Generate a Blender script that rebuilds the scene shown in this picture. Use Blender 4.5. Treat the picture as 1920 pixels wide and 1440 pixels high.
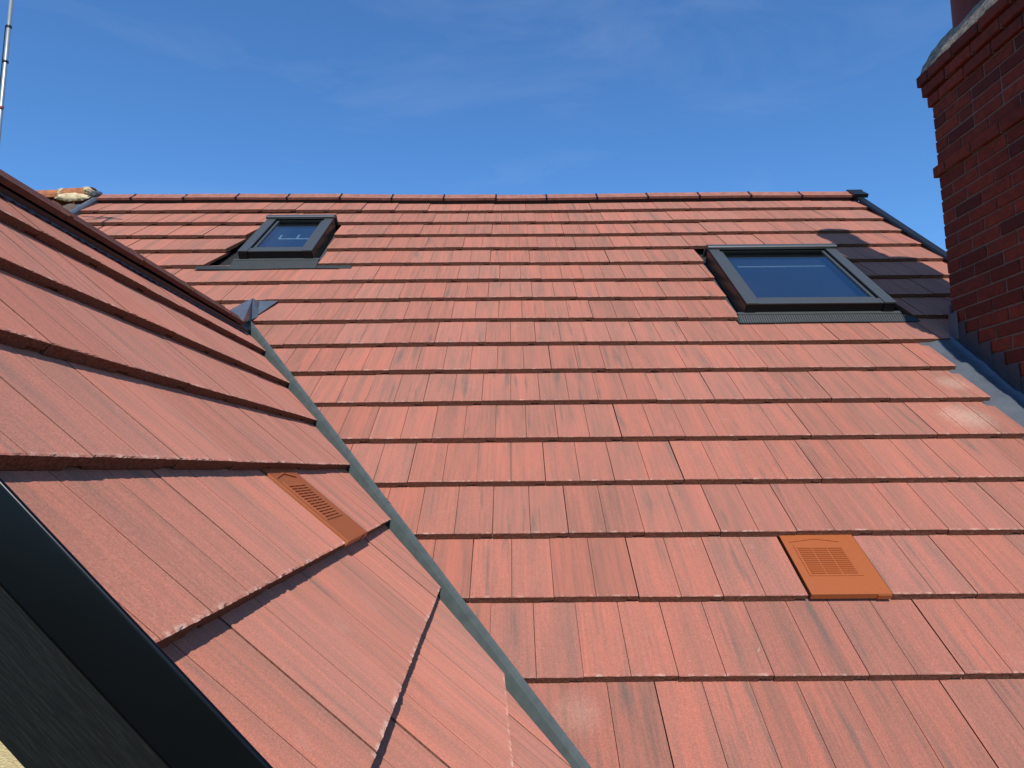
import bpy, bmesh, math, random
from mathutils import Vector, Matrix, noise

S = bpy.context.scene
for o in list(bpy.data.objects): bpy.data.objects.remove(o, do_unlink=True)
COL = S.collection
rnd = random.Random(7)

# ------------------------------------------------------------------ camera
CAMLOC = Vector((0.0, -2.190842, 0.650618))
PITCH, YAW, ROLL, FPX = 0.1268485, 0.0001406, -0.0085764, 1247.22
_F = Vector((math.sin(YAW)*math.cos(PITCH), math.cos(YAW)*math.cos(PITCH), math.sin(PITCH)))
_r0 = Vector((math.cos(YAW), -math.sin(YAW), 0)); _u0 = _r0.cross(_F)
_R = _r0*math.cos(ROLL) + _u0*math.sin(ROLL); _U = -_r0*math.sin(ROLL) + _u0*math.cos(ROLL)
cam = bpy.data.cameras.new('camera'); camo = bpy.data.objects.new('camera', cam); COL.objects.link(camo)
cam.sensor_width = 36; cam.lens = 36*FPX/1920; cam.clip_start = 0.05; cam.clip_end = 5000
camo.matrix_world = Matrix(((_R.x, _U.x, -_F.x, CAMLOC.x), (_R.y, _U.y, -_F.y, CAMLOC.y), (_R.z, _U.z, -_F.z, CAMLOC.z), (0, 0, 0, 1)))
S.camera = camo

# ------------------------------------------------------------------ light
SUN_EL, SUN_AZ = math.radians(45), math.radians(4.0)       # azimuth measured from straight behind the camera towards the right
sdir = Vector((math.cos(SUN_EL)*math.sin(SUN_AZ), -math.cos(SUN_EL)*math.cos(SUN_AZ), math.sin(SUN_EL)))
W = bpy.data.worlds.new('World'); S.world = W; W.use_nodes = True
nt = W.node_tree; nt.nodes.clear()
wo = nt.nodes.new('ShaderNodeOutputWorld'); bg = nt.nodes.new('ShaderNodeBackground'); sky = nt.nodes.new('ShaderNodeTexSky')
sky.sky_type = 'NISHITA'; sky.sun_disc = False; sky.sun_elevation = SUN_EL; sky.sun_rotation = math.pi - SUN_AZ
sky.altitude = 100; sky.air_density = 1.35; sky.dust_density = 0.0; sky.ozone_density = 10.0
bg.inputs['Strength'].default_value = 0.14
tc = nt.nodes.new('ShaderNodeTexCoord'); mp = nt.nodes.new('ShaderNodeMapping'); nz = nt.nodes.new('ShaderNodeTexNoise')
mp.inputs['Scale'].default_value = (1.6, 3.2, 6.5); mp.inputs['Rotation'].default_value = (0.2, 0.5, 0.6)
nz.inputs['Scale'].default_value = 1.3; nz.inputs['Detail'].default_value = 9; nz.inputs['Roughness'].default_value = 0.62; nz.inputs['Distortion'].default_value = 0.7
cr = nt.nodes.new('ShaderNodeValToRGB'); cr.color_ramp.elements[0].position = 0.47; cr.color_ramp.elements[1].position = 0.85
cr.color_ramp.elements[0].color = (0, 0, 0, 1); cr.color_ramp.elements[1].color = (.11, .11, .11, 1)
mx = nt.nodes.new('ShaderNodeMixRGB'); mx.inputs[2].default_value = (6.0, 6.6, 7.6, 1)
nt.links.new(tc.outputs['Generated'], mp.inputs[0]); nt.links.new(mp.outputs[0], nz.inputs['Vector']); nt.links.new(nz.outputs[0], cr.inputs[0])
nt.links.new(cr.outputs[0], mx.inputs[0]); wb = nt.nodes.new('ShaderNodeMixRGB'); wb.blend_type = 'MULTIPLY'; wb.inputs[0].default_value = 1; wb.inputs[2].default_value = (.76, 1.02, 1.20, 1)   # camera white balance
nt.links.new(sky.outputs[0], wb.inputs[1]); nt.links.new(wb.outputs[0], mx.inputs[1]); nt.links.new(mx.outputs[0], bg.inputs[0]); nt.links.new(bg.outputs[0], wo.inputs[0])
sl = bpy.data.lights.new('sun', 'SUN'); sl.energy = 5.0; sl.angle = math.radians(0.53); sl.color = (1.0, 0.95, 0.88)
slo = bpy.data.objects.new('sun', sl); COL.objects.link(slo); slo.rotation_euler = sdir.to_track_quat('Z', 'Y').to_euler(); slo.location = (3, -6, 9)
S.render.engine = 'CYCLES'
S.view_settings.view_transform = 'Standard'; S.view_settings.look = 'None'; S.view_settings.gamma = 1; S.view_settings.exposure = -0.08
S.view_settings.use_curve_mapping = False
S.cycles.max_bounces = 6

# ------------------------------------------------------------------ materials
def M(name):
    m = bpy.data.materials.new(name); m.use_nodes = True
    n = m.node_tree; b = n.nodes['Principled BSDF']
    return m, n, b
class NB:
    def __init__(s, n): s.n = n
    def new(s, t, **k):
        x = s.n.nodes.new(t)
        for a, v in k.items(): setattr(x, a, v)
        return x
    def l(s, a, b): s.n.links.new(a, b)
    def math(s, op, a, b=None, c=None, clamp=False):
        x = s.new('ShaderNodeMath', operation=op); x.use_clamp = clamp
        for i, v in enumerate((a, b, c)):
            if v is None: continue
            if isinstance(v, (int, float)): x.inputs[i].default_value = v
            else: s.l(v, x.inputs[i])
        return x.outputs[0]
    def noise(s, vec, scale, detail=4, rough=.55, dist=0, w=None):
        x = s.new('ShaderNodeTexNoise', noise_dimensions='4D' if w is not None else '3D')
        x.inputs['Scale'].default_value = scale; x.inputs['Detail'].default_value = detail; x.inputs['Roughness'].default_value = rough; x.inputs['Distortion'].default_value = dist
        s.l(vec, x.inputs['Vector'])
        if w is not None: s.l(w, x.inputs['W'])
        return x.outputs[0]
    def ramp(s, f, stops):
        x = s.new('ShaderNodeValToRGB'); e = x.color_ramp.elements
        while len(e) < len(stops): e.new(0.5)
        for i, (p, c) in enumerate(stops):
            e[i].position = p; e[i].color = (c, c, c, 1) if isinstance(c, (int, float)) else (*c, 1)
        s.l(f, x.inputs[0]); return x.outputs[0]
    def mix(s, f, a, b, mode='MIX'):
        x = s.new('ShaderNodeMixRGB', blend_type=mode)
        for i, v in enumerate((f, a, b)):
            if isinstance(v, (int, float)): x.inputs[i].default_value = v
            elif isinstance(v, tuple): x.inputs[i].default_value = (*v, 1)
            else: s.l(v, x.inputs[i])
        return x.outputs[0]
    def mapping(s, vec, scale):
        x = s.new('ShaderNodeMapping'); s.l(vec, x.inputs[0]); x.inputs['Scale'].default_value = scale; return x.outputs[0]
    def bump(s, h, strength, dist, b):
        x = s.new('ShaderNodeBump'); x.inputs['Strength'].default_value = strength; x.inputs['Distance'].default_value = dist
        s.l(h, x.inputs['Height']); s.l(x.outputs[0], b.inputs['Normal']); return x

def simple(name, col, rough=.5, metal=0, var=.15, scale=30, bump=0, bscale=200, spec=.5, col2=None, coat=0):
    m, n, b = M(name); N = NB(n)
    t = N.new('ShaderNodeTexCoord').outputs['Object']
    r = N.new('ShaderNodeObjectInfo').outputs['Random']
    w = N.math('MULTIPLY', r, 37.0)
    f = N.ramp(N.noise(t, scale, 5, .6, w=w), [(.3, 0.0), (.72, 1.0)])
    c2 = col2 or tuple(max(0, x*(1-var*2)) for x in col)
    c = N.mix(f, col, c2)
    N.l(c, b.inputs['Base Color']); b.inputs['Roughness'].default_value = rough; b.inputs['Metallic'].default_value = metal; b.inputs['Specular IOR Level'].default_value = spec
    b.inputs['Coat Weight'].default_value = coat
    if bump:
        N.bump(N.noise(t, bscale, 3, .6), bump, .002, b)
    return m

STAINS = [((2.36, 1.33, 1.10), .13, .30), ((2.25, 1.09, .90), .20, .36), ((.190, -.080, -.066), .12, .18)]
def tile_material(name, edge=False):
    """Red concrete roof tile: pigment streaks run down the slope (UV v), fine sand grain, a few grey smears, pale crumbs at the tail."""
    m, n, b = M(name); N = NB(n)
    uv = N.new('ShaderNodeUVMap').outputs[0]
    oi = N.new('ShaderNodeObjectInfo').outputs['Random']
    at = N.new('ShaderNodeAttribute', attribute_name='rnd').outputs['Fac']
    r = N.math('FRACT', N.math('ADD', oi, at))
    w = N.math('MULTIPLY', r, 61.0)
    r2 = N.math('FRACT', N.math('MULTIPLY', r, 17.37)); r3 = N.math('FRACT', N.math('MULTIPLY', r, 43.11))
    s1 = N.noise(N.mapping(uv, (1, .075, 1)), 15, 5, .58, .12, w)         # broad streaks
    s2 = N.noise(N.mapping(uv, (1, .028, 1)), 95, 4, .65, .0, w)         # fine streaks
    bl = N.noise(N.mapping(uv, (1, .6, 1)), 5, 3, .5, 0, w)             # blotches
    gr = N.noise(uv, 330, 4, .85, 0, w)                                  # sand grain
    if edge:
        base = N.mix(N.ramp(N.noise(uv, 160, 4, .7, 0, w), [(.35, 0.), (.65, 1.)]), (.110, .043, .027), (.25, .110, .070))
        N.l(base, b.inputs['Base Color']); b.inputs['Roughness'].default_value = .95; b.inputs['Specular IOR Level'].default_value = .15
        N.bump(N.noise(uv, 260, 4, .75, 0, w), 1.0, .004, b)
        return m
    red = N.mix(r2, (.475, .163, .106), (.445, .165, .114))
    brown = N.mix(r3, (.255, .128, .092), (.272, .140, .103))
    amt = N.math('ADD', N.math('MULTIPLY', r2, .12), .26)
    f1 = N.math('ADD', N.math('MULTIPLY', N.ramp(s1, [(.38, 0.), (.68, 1.)]), .62), N.math('MULTIPLY', N.ramp(s2, [(.42, 0.), (.64, 1.)]), .48))
    f1 = N.math('ADD', N.math('MULTIPLY', f1, N.math('ADD', N.math('MULTIPLY', bl, 1.1), .35)), N.math('SUBTRACT', amt, .25), clamp=True)
    c = N.mix(f1, red, brown)
    # grey smears: rare, elongated
    sm = N.ramp(N.noise(N.mapping(uv, (1, .085, 1)), 27, 3, .5, .05, N.math('ADD', w, 9.0)), [(.60, 0.), (.72, 1.)])
    c = N.mix(N.math('MULTIPLY', sm, .70), c, (.155, .115, .09))
    # dust veil
    du = N.ramp(N.noise(uv, 9, 6, .7, .3, N.math('ADD', w, 3.0)), [(.60, 0.), (.82, 1.)])
    c = N.mix(N.math('MULTIPLY', du, .22), c, (.60, .40, .32))
    pos = N.new('ShaderNodeNewGeometry').outputs['Position']
    for (cx, cy, cz), rad, k in STAINS:
        vm = N.new('ShaderNodeVectorMath', operation='DISTANCE'); N.l(pos, vm.inputs[0]); vm.inputs[1].default_value = (cx, cy, cz)
        ms = N.math('SUBTRACT', 1.0, N.math('DIVIDE', vm.outputs['Value'], rad), clamp=True)
        st = N.ramp(N.math('MULTIPLY', ms, N.math('ADD', N.math('MULTIPLY', N.noise(pos, 30, 8, .85, 1.5), 2.6), -.65)), [(.15, 0.), (.55, 1.)])
        c = N.mix(N.math('MULTIPLY', st, k), c, (.60, .46, .34))
    # grain
    c = N.mix(.62, c, N.mix(1.0, c, N.ramp(gr, [(.32, .45), (.5, .98), (.70, 1.75)]), 'MULTIPLY'))
    # scuffs and crumbs
    sc = N.ramp(N.noise(N.mapping(uv, (1, .55, 1)), 42, 5, .75, 1.2, N.math('ADD', w, 21.0)), [(.66, 0.), (.74, 1.)])
    c = N.mix(N.math('MULTIPLY', sc, .55), c, (.66, .47, .38))
    sep = N.new('ShaderNodeSeparateXYZ'); N.l(uv, sep.inputs[0])
    tail = N.math('SUBTRACT', 1.0, N.math('DIVIDE', sep.outputs[1], .011), clamp=True)
    cz = N.ramp(N.noise(uv, 26, 5, .75, .4, N.math('ADD', w, 31.0)), [(.50, 0.), (.62, 1.)])
    c = N.mix(N.math('MULTIPLY', N.math('MULTIPLY', tail, cz), .7), c, (.66, .48, .38))
    hue = N.new('ShaderNodeHueSaturation'); N.l(N.math('ADD', N.math('MULTIPLY', r3, .11), .945), hue.inputs['Value']); N.l(c, hue.inputs['Color'])
    N.l(hue.outputs[0], b.inputs['Base Color']); b.inputs['Roughness'].default_value = .85; b.inputs['Specular IOR Level'].default_value = .18; b.inputs['Diffuse Roughness'].default_value = 1.0
    h = N.math('ADD', N.math('MULTIPLY', gr, .6), N.math('MULTIPLY', s2, .5))
    N.bump(h, .42, .0018, b)
    return m

MT = {}
MT['tile'] = tile_material('red_concrete_tile')
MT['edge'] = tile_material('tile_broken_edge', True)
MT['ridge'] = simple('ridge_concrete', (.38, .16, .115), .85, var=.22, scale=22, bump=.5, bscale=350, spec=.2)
MT['ridge_shaded'] = simple('ridge_concrete_shaded', (.16, .068, .050), .85, var=.22, scale=22, bump=.5, bscale=350, spec=.2)  # darker ridge concrete: shade on the dormer caps put into the colour
MT['black'] = simple('black_plastic', (.010, .011, .013), .42, var=.2, spec=.4)
MT['gloss'] = simple('gloss_black_trim', (.0012, .0016, .0026), .27, var=.2, scale=14, spec=.26)
MT['underlay'] = simple('underlay', (.012, .011, .010), .9)
MT['grp'] = simple('grey_grp', (.085, .105, .098), .42, var=.16, scale=24, bump=.12, bscale=90, spec=.45)
MT['alu'] = simple('grey_aluminium', (.056, .062, .063), .45, metal=0, var=.08, scale=60, spec=.5)
MT['alud'] = simple('dark_aluminium', (.012, .0135, .014), .42, var=.1, spec=.3)
MT['apron'] = simple('pleated_apron', (.062, .068, .067), .5, var=.12, scale=40, spec=.45)
MT['clay'] = simple('terracotta_plastic', (.36, .096, .027), .46, var=.05, scale=70, bump=.1, bscale=500, spec=.4)
MT['lead'] = simple('lead_sheet', (.13, .15, .175), .42, metal=.25, var=.28, scale=12, bump=.6, bscale=25, spec=.5, col2=(.085, .098, .118))
MT['flaunch'] = simple('weathered_mortar', (.40, .34, .25), .95, scale=44, col2=(.040, .040, .028), bump=1.0, bscale=120, spec=.1)
MT['mortar'] = simple('brick_mortar', (.20, .145, .115), .95, var=.2, scale=60, bump=.8, bscale=300, spec=.1)
MT['pot'] = simple('clay_pot', (.15, .030, .022), .7, var=.15, scale=12)
MT['cream'] = simple('cream_mortar', (.72, .60, .38), .95, col2=(.42, .30, .17), scale=30, bump=1, bscale=60, spec=.1)
MT['oldridge'] = simple('old_clay_ridge', (.46, .175, .075), .9, col2=(.17, .075, .045), scale=20, bump=.8, bscale=90, spec=.1)
MT['oldtile'] = simple('old_brown_tile', (.15, .105, .08), .9, col2=(.07, .055, .05), scale=25, bump=.6, bscale=120, spec=.1)
MT['galv'] = simple('galvanised_pole', (.42, .44, .43), .42, metal=.6, var=.1, scale=30)
MT['barge'] = None
MT['render'] = simple('cream_render', (.66, .52, .28), .95, col2=(.44, .33, .16), scale=160, bump=1, bscale=420, spec=.1)
MT['dark_backing'] = simple('dark_backing_sheet', (.022, .032, .050), .8, var=.1)  # for the added sheet that darkens the skylight panes
MT['white'] = simple('white_bar', (.75, .78, .8), .4, var=.03)
MT['ground'] = simple('ground_grass', (.10, .10, .075), .95, scale=.8, col2=(.06, .09, .035))
MT['redtip'] = simple('red_cap', (.45, .10, .05), .5)

def barge_mat():
    m, n, b = M('embossed_woodgrain_board'); N = NB(n)
    uv = N.new('ShaderNodeUVMap').outputs[0]
    g = N.noise(N.mapping(uv, (1, .06, 1)), 330, 4, .65, .6)
    c = N.mix(N.ramp(g, [(.45, 0.), (.75, 1.)]), (.0042, .0044, .0034), (.0115, .012, .0095))
    N.l(c, b.inputs['Base Color']); b.inputs['Roughness'].default_value = .6; b.inputs['Specular IOR Level'].default_value = .2
    N.bump(g, .5, .0012, b); return m
MT['barge'] = barge_mat()

def brick_mat():
    m, n, b = M('red_brick'); N = NB(n)
    t = N.new('ShaderNodeTexCoord').outputs['Object']
    oi = N.new('ShaderNodeObjectInfo').outputs['Random']; at = N.new('ShaderNodeAttribute', attribute_name='rnd').outputs['Fac']
    r = N.math('FRACT', N.math('ADD', oi, at)); w = N.math('MULTIPLY', r, 53.0)
    base = N.ramp(r, [(0., (.105, .022, .014)), (.3, (.165, .032, .018)), (.62, (.225, .044, .022)), (.86, (.155, .033, .020)), (1., (.070, .020, .014))])
    soot = N.ramp(N.noise(t, 26, 6, .72, .3, w), [(.42, 0.), (.68, 1.)])
    c = N.mix(N.math('MULTIPLY', soot, .6), base, (.030, .015, .012))
    fl = N.ramp(N.noise(t, 60, 5, .7, .2, N.math('ADD', w, 7.)), [(.58, 0.), (.72, 1.)])
    c = N.mix(N.math('MULTIPLY', fl, .3), c, (.20, .072, .044))
    N.l(c, b.inputs['Base Color']); b.inputs['Roughness'].default_value = .9; b.inputs['Specular IOR Level'].default_value = .18
    N.bump(N.noise(t, 140, 5, .7, 0, w), .8, .003, b); return m
MT['brick'] = brick_mat()

def glass_mat():
    m, n, b = M('window_glass'); N = NB(n)
    out = n.nodes['Material Output']; n.nodes.remove(b)
    lw = N.new('ShaderNodeLayerWeight'); lw.inputs[0].default_value = .5
    fc = N.math('ADD', N.math('MULTIPLY', N.math('POWER', lw.outputs['Facing'], 3.2), .85), .06)
    gl = N.new('ShaderNodeBsdfGlossy'); gl.inputs['Roughness'].default_value = .015; gl.inputs['Color'].default_value = (.92, .95, 1, 1)
    tr = N.new('ShaderNodeBsdfTransparent'); tr.inputs[0].default_value = (.72, .78, .80, 1)
    mx = N.new('ShaderNodeMixShader'); N.l(fc, mx.inputs[0]); N.l(tr.outputs[0], mx.inputs[1]); N.l(gl.outputs[0], mx.inputs[2])
    t = N.new('ShaderNodeTexCoord').outputs['Object']
    df = N.new('ShaderNodeBsdfDiffuse'); df.inputs[0].default_value = (.6, .62, .64, 1)
    d = N.ramp(N.noise(t, 240, 4, .8, 0), [(.66, 0.), (.80, .22)])
    m2 = N.new('ShaderNodeMixShader'); N.l(d, m2.inputs[0]); N.l(mx.outputs[0], m2.inputs[1]); N.l(df.outputs[0], m2.inputs[2])
    N.l(m2.outputs[0], out.inputs[0]); return m
MT['glass'] = glass_mat()

# ------------------------------------------------------------------ helpers
class Frame:
    """origin + axes: x across, y up the slope, z off the surface"""
    def __init__(s, o, x, y, z): s.o, s.x, s.y, s.z = o, x, y, z
    def p(s, a, b, c): return s.o + s.x*a + s.y*b + s.z*c
    def mat(s, a=0, b=0, c=0):
        q = s.p(a, b, c)
        return Matrix(((s.x.x, s.y.x, s.z.x, q.x), (s.x.y, s.y.y, s.z.y, q.y), (s.x.z, s.y.z, s.z.z, q.z), (0, 0, 0, 1)))

def mesh_obj(name, me, mats, mw=None, parent=None):
    o = bpy.data.objects.new(name, me); COL.objects.link(o)
    if mats and not me.materials:
        for m in (mats if isinstance(mats, (list, tuple)) else [mats]): me.materials.append(MT[m] if isinstance(m, str) else m)
    mw = mw or Matrix()
    if parent is not None:
        o.parent = parent; o.matrix_basis = Matrix.Translation(-WORLDLOC[parent.name]) @ mw if parent.type == 'EMPTY' else parent_inv(parent) @ mw
    else: o.matrix_basis = mw
    WORLDM[o.name] = mw
    return o
WORLDLOC, WORLDM = {}, {}
def parent_inv(p): return WORLDM[p.name].inverted()
def thing(name, label, cat, loc=(0, 0, 0), group=None):
    o = bpy.data.objects.new(name, None); COL.objects.link(o); o.location = loc; o.empty_display_size = .1
    WORLDLOC[o.name] = Vector(loc); WORLDM[o.name] = Matrix.Translation(Vector(loc))
    o['label'] = label; o['category'] = cat
    if group: o['group'] = group
    return o
def tag(o, label, cat, group=None):
    o['label'] = label; o['category'] = cat
    if group: o['group'] = group
def from_bm(bm, name='m', smooth=False):
    me = bpy.data.meshes.new(name); bm.normal_update(); bm.to_mesh(me); bm.free()
    if smooth:
        for p in me.polygons: p.use_smooth = True
    return me
def box_bm(bm, x0, x1, y0, y1, z0, z1, bev=0):
    vs = [bm.verts.new((x, y, z)) for x in (x0, x1) for y in (y0, y1) for z in (z0, z1)]
    fs = [(0, 1, 3, 2), (4, 6, 7, 5), (0, 4, 5, 1), (2, 3, 7, 6), (0, 2, 6, 4), (1, 5, 7, 3)]
    F = [bm.faces.new([vs[i] for i in f]) for f in fs]
    if bev:
        es = list({e for f in F for e in f.edges})
        bmesh.ops.bevel(bm, geom=es, offset=bev, segments=2, affect='EDGES', profile=.6)
def box(name, fr, x0, x1, y0, y1, z0, z1, mat, parent, bev=.002, mw=None):
    bm = bmesh.new(); box_bm(bm, x0, x1, y0, y1, z0, z1, bev)
    return mesh_obj(name, from_bm(bm), mat, fr.mat() if fr else (mw or Matrix()), parent)
def sweep(name, prof, path, mat, parent, closed=True, smooth=False, mw=None):
    """prof: list of (a,b); path: function/list of frames mapping (a,b)->Vector"""
    bm = bmesh.new(); rings = [[bm.verts.new(f(a, b)) for a, b in prof] for f in path]
    n = len(prof)
    for r0, r1 in zip(rings, rings[1:]):
        for i in range(n if closed else n-1):
            bm.faces.new((r0[i], r0[(i+1) % n], r1[(i+1) % n], r1[i]))
    if closed:
        bm.faces.new(rings[0][::-1]); bm.faces.new(rings[-1])
    bmesh.ops.recalc_face_normals(bm, faces=bm.faces)
    o = mesh_obj(name, from_bm(bm, smooth=bool(smooth)), mat, mw or Matrix(), parent)
    if smooth == 'arris': o.data.set_sharp_from_angle(angle=math.radians(38))
    return o
def tube(bm, a, b, r, seg=10, r2=None):
    a, b = Vector(a), Vector(b); d = (b-a).normalized(); q = d.to_track_quat('Z', 'Y'); r2 = r if r2 is None else r2
    A = [bm.verts.new(a + q @ Vector((r*math.cos(t*2*math.pi/seg), r*math.sin(t*2*math.pi/seg), 0))) for t in range(seg)]
    B = [bm.verts.new(b + q @ Vector((r2*math.cos(t*2*math.pi/seg), r2*math.sin(t*2*math.pi/seg), 0))) for t in range(seg)]
    for i in range(seg): bm.faces.new((A[i], A[(i+1) % seg], B[(i+1) % seg], B[i]))
    bm.faces.new(A[::-1]); bm.faces.new(B)
def sstep(x): x = max(0., min(1., x)); return x*x*(3-2*x)

# ------------------------------------------------------------------ roof frames (measured from the perspective of the photograph)
A1 = 0.6902463; G = 0.3135; TW = 0.30; TH = 0.0285; STEP = 0.030
MF = Frame(Vector((0, 0, 0)), Vector((1, 0, 0)), Vector((0, math.cos(A1), math.sin(A1))), Vector((0, -math.sin(A1), math.cos(A1))))
Y2, A2, DX0, DZ0 = -0.038721, 0.784887, -1.3600644, 1.3399562
_dr = Vector((math.sin(Y2), math.cos(Y2), 0)); _dn = Vector((math.cos(Y2)*math.cos(A2), -math.sin(Y2)*math.cos(A2), -math.sin(A2)))
DF = Frame(Vector((DX0, 0, DZ0)), _dr, -_dn, _dr.cross(-_dn))
TILT = math.atan(STEP/G)
VD = MF.z.cross(DF.z).normalized(); VD = VD if VD.z > 0 else -VD                      # valley direction, upwards
# a point of the valley: solve in the plane y=0
def valley_pt(y):
    Mx = Matrix((MF.z, DF.z, Vector((0, 1, 0)))); return Mx.inverted() @ Vector((0, DF.o.dot(DF.z), y))
VP0 = valley_pt(0.0)
VB = (MF.z + DF.z); VB = (VB - VD*VB.dot(VD)).normalized()                            # out of the valley
VL = VD.cross(VB).normalized(); VL = VL if VL.x < 0 else -VL                          # sideways, to the dormer (left)

def undul(X, s):
    h = .034*sstep((-1.2-X)/2.4)*sstep((s-3.0)/2.0)
    h += .004*math.sin(X*1.7+s*.9)*sstep((s-.5)/2)
    h += .010*sstep((s-4.3)/.3)*sstep((X+3.3)/1.0)*sstep((-.6-X)/.8)
    return h

# ------------------------------------------------------------------ tile meshes
def tile_bm(seed, nst=46, rough=1.35):
    R = random.Random(seed); bm = bmesh.new(); uvl = bm.loops.layers.uv.new('UVMap')
    L, gl, gr_ = .40, .0009+R.random()*.0007, TW-.0009-R.random()*.0009
    xs = [gl + (gr_-gl)*i/nst for i in range(nst+1)]
    xs = [x for x in xs if abs(x-.15) > .004]; xs = sorted(xs + [.1488, .15, .1512, TW-.0465, TW-.0455])
    rows = []
    ph = R.random()*50
    for k, y in enumerate((0, .0035, L)):
        row = []
        for x in xs:
            n1 = noise.noise((x*70, ph, 0)); n2 = noise.noise((x*260, ph, 5))
            yy, zz = y, 0.0
            if k == 0: yy = (n1*.0011 + n2*.0010)*rough; zz = -.0012 - max(0, n2)*.0016*rough - (.0014 if n1 > .36 else 0)*rough
            if k == 1: zz = -.0001
            if x == .15: zz -= .005
            if k == 2: zz -= .0
            row.append(bm.verts.new((x, yy, zz)))
        rows.append(row)
    bot0 = []; mid = []
    for x in xs:
        n2 = noise.noise((x*190, ph, 9)); n3 = noise.noise((x*90, ph, 14))
        mid.append(bm.verts.new((x, .0008+n3*.0012*rough, -TH*.5)))
        notch = .009 if x > TW-.046 else 0
        bot0.append(bm.verts.new((x, .0012+n2*.0012*rough, -TH+notch+abs(n3)*.0012)))
    botL = [bm.verts.new((x, L, -TH + (.009 if x > TW-.046 else 0))) for x in xs]
    def q(a, b, c, d, mi):
        f = bm.faces.new((a, b, c, d)); f.material_index = 1 if mi == 0 and any(abs(v.co.x-.15) < 1e-5 for v in (a, b, c, d)) else mi
        return f
    for i in range(len(xs)-1):
        q(rows[0][i], rows[0][i+1], rows[1][i+1], rows[1][i], 0)
        q(rows[1][i], rows[1][i+1], rows[2][i+1], rows[2][i], 0)
        q(mid[i], mid[i+1], rows[0][i+1], rows[0][i], 1)
        q(bot0[i], bot0[i+1], mid[i+1], mid[i], 1)
        q(bot0[i+1], bot0[i], botL[i], botL[i+1], 1)
        q(rows[2][i], rows[2][i+1], botL[i+1], botL[i], 1)
    for i, sgn in ((0, 1), (len(xs)-1, -1)):
        col = [rows[2][i], rows[1][i], rows[0][i], mid[i], bot0[i], botL[i]]
        f = bm.faces.new(col if sgn > 0 else col[::-1]); f.material_index = 1
    # under-lock tongue that the neighbour on the left laps over
    vs = [bm.verts.new(c) for c in ((-.034, .008, -TH), (gl-.0005, .007, -TH), (gl-.0005, .007, -TH+.0062), (-.034, .008, -TH+.0055), (-.036, L-.03, -TH), (gl-.0005, L-.03, -TH), (gl-.0005, L-.03, -TH+.006), (-.036, L-.03, -TH+.005))]
    for f in ((0, 1, 2, 3), (3, 2, 6, 7), (4, 0, 3, 7), (7, 6, 5, 4), (1, 0, 4, 5)):
        bm.faces.new([vs[i] for i in f]).material_index = 1
    set_uv(bm)
    return bm
def set_uv(bm):
    uvl = bm.loops.layers.uv.verify()
    for f in bm.faces:
        for l in f.loops: l[uvl].uv = (l.vert.co.x, l.vert.co.y - (l.vert.co.z if f.material_index else 0))
NV = 9
TILES = []
for i in range(NV):
    me = from_bm(tile_bm(100+i), 'tile'); me.materials.append(MT['tile']); me.materials.append(MT['edge']); TILES.append(me)

def tile_matrix(fr, x, s, h, R):
    m = fr.mat(x + R.uniform(-.0012, .0012), s + R.uniform(-.0016, .0016), h + R.uniform(-.0011, .0011))
    return m @ Matrix.Rotation(-TILT + R.uniform(-.003, .003), 4, 'X') @ Matrix.Rotation(R.uniform(-.0022, .0022), 4, 'Z') @ Matrix.Rotation(R.uniform(-.003, .003), 4, 'Y')

def cut_bm(bm, mw, planes):
    """planes: (world point, world normal): remove what lies on the normal's side"""
    inv = mw.inverted()
    for co, no in planes:
        lc = inv @ co; ln = (mw.to_3x3().transposed() @ no).normalized()
        r = bmesh.ops.bisect_plane(bm, geom=bm.verts[:]+bm.edges[:]+bm.faces[:], plane_co=lc, plane_no=ln, clear_outer=True, dist=1e-5)
        ed = [g for g in r['geom_cut'] if isinstance(g, bmesh.types.BMEdge)]
        if ed:
            n0 = set(bm.faces)
            try: bmesh.ops.holes_fill(bm, edges=ed, sides=0)
            except Exception: pass
            for f in bm.faces:
                if f not in n0: f.material_index = 1
    set_uv(bm)
    return bm

def lay_tile(fr, x, s, h, parent, R, planes=(), store=None, name='tile'):
    """put a tile; planes cut it. planes that do not touch are skipped, a tile wholly cut away is not built"""
    mw = tile_matrix(fr, x, s, h, R)
    cr = [mw @ Vector(c) for c in ((0, 0, 0), (TW, 0, 0), (0, .40, 0), (TW, .40, 0))]
    act = []
    for co, no in planes:
        ds = [(c-co).dot(no) for c in cr]
        if min(ds) > -.012: return None
        if max(ds) > 0: act.append((co, no))
    vi = R.randrange(NV)
    if act:
        bm = cut_bm(tile_bm(100+vi), mw, act)
        if not bm.faces: bm.free(); return None
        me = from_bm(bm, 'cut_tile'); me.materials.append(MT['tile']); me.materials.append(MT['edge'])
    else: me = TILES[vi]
    if store is not None: store.append((me, mw)); return None
    return mesh_obj(name, me, None, mw, parent)

def joined(name, items, parent, mats):
    bm = bmesh.new(); lay = bm.faces.layers.float.new('rnd')
    for k, (me, mw) in enumerate(items):
        n0 = len(bm.faces); bm2 = bmesh.new(); bm2.from_mesh(me); bm2.transform(mw)
        t = bpy.data.meshes.new('t'); bm2.to_mesh(t); bm2.free(); bm.from_mesh(t); bpy.data.meshes.remove(t)
        bm.faces.ensure_lookup_table()
        v = (k*.61803) % 1
        for f in bm.faces[n0:]: f[lay] = v
    o = mesh_obj(name, from_bm(bm, name), mats, Matrix(), parent); o['kind'] = 'stuff'
    return o

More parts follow.
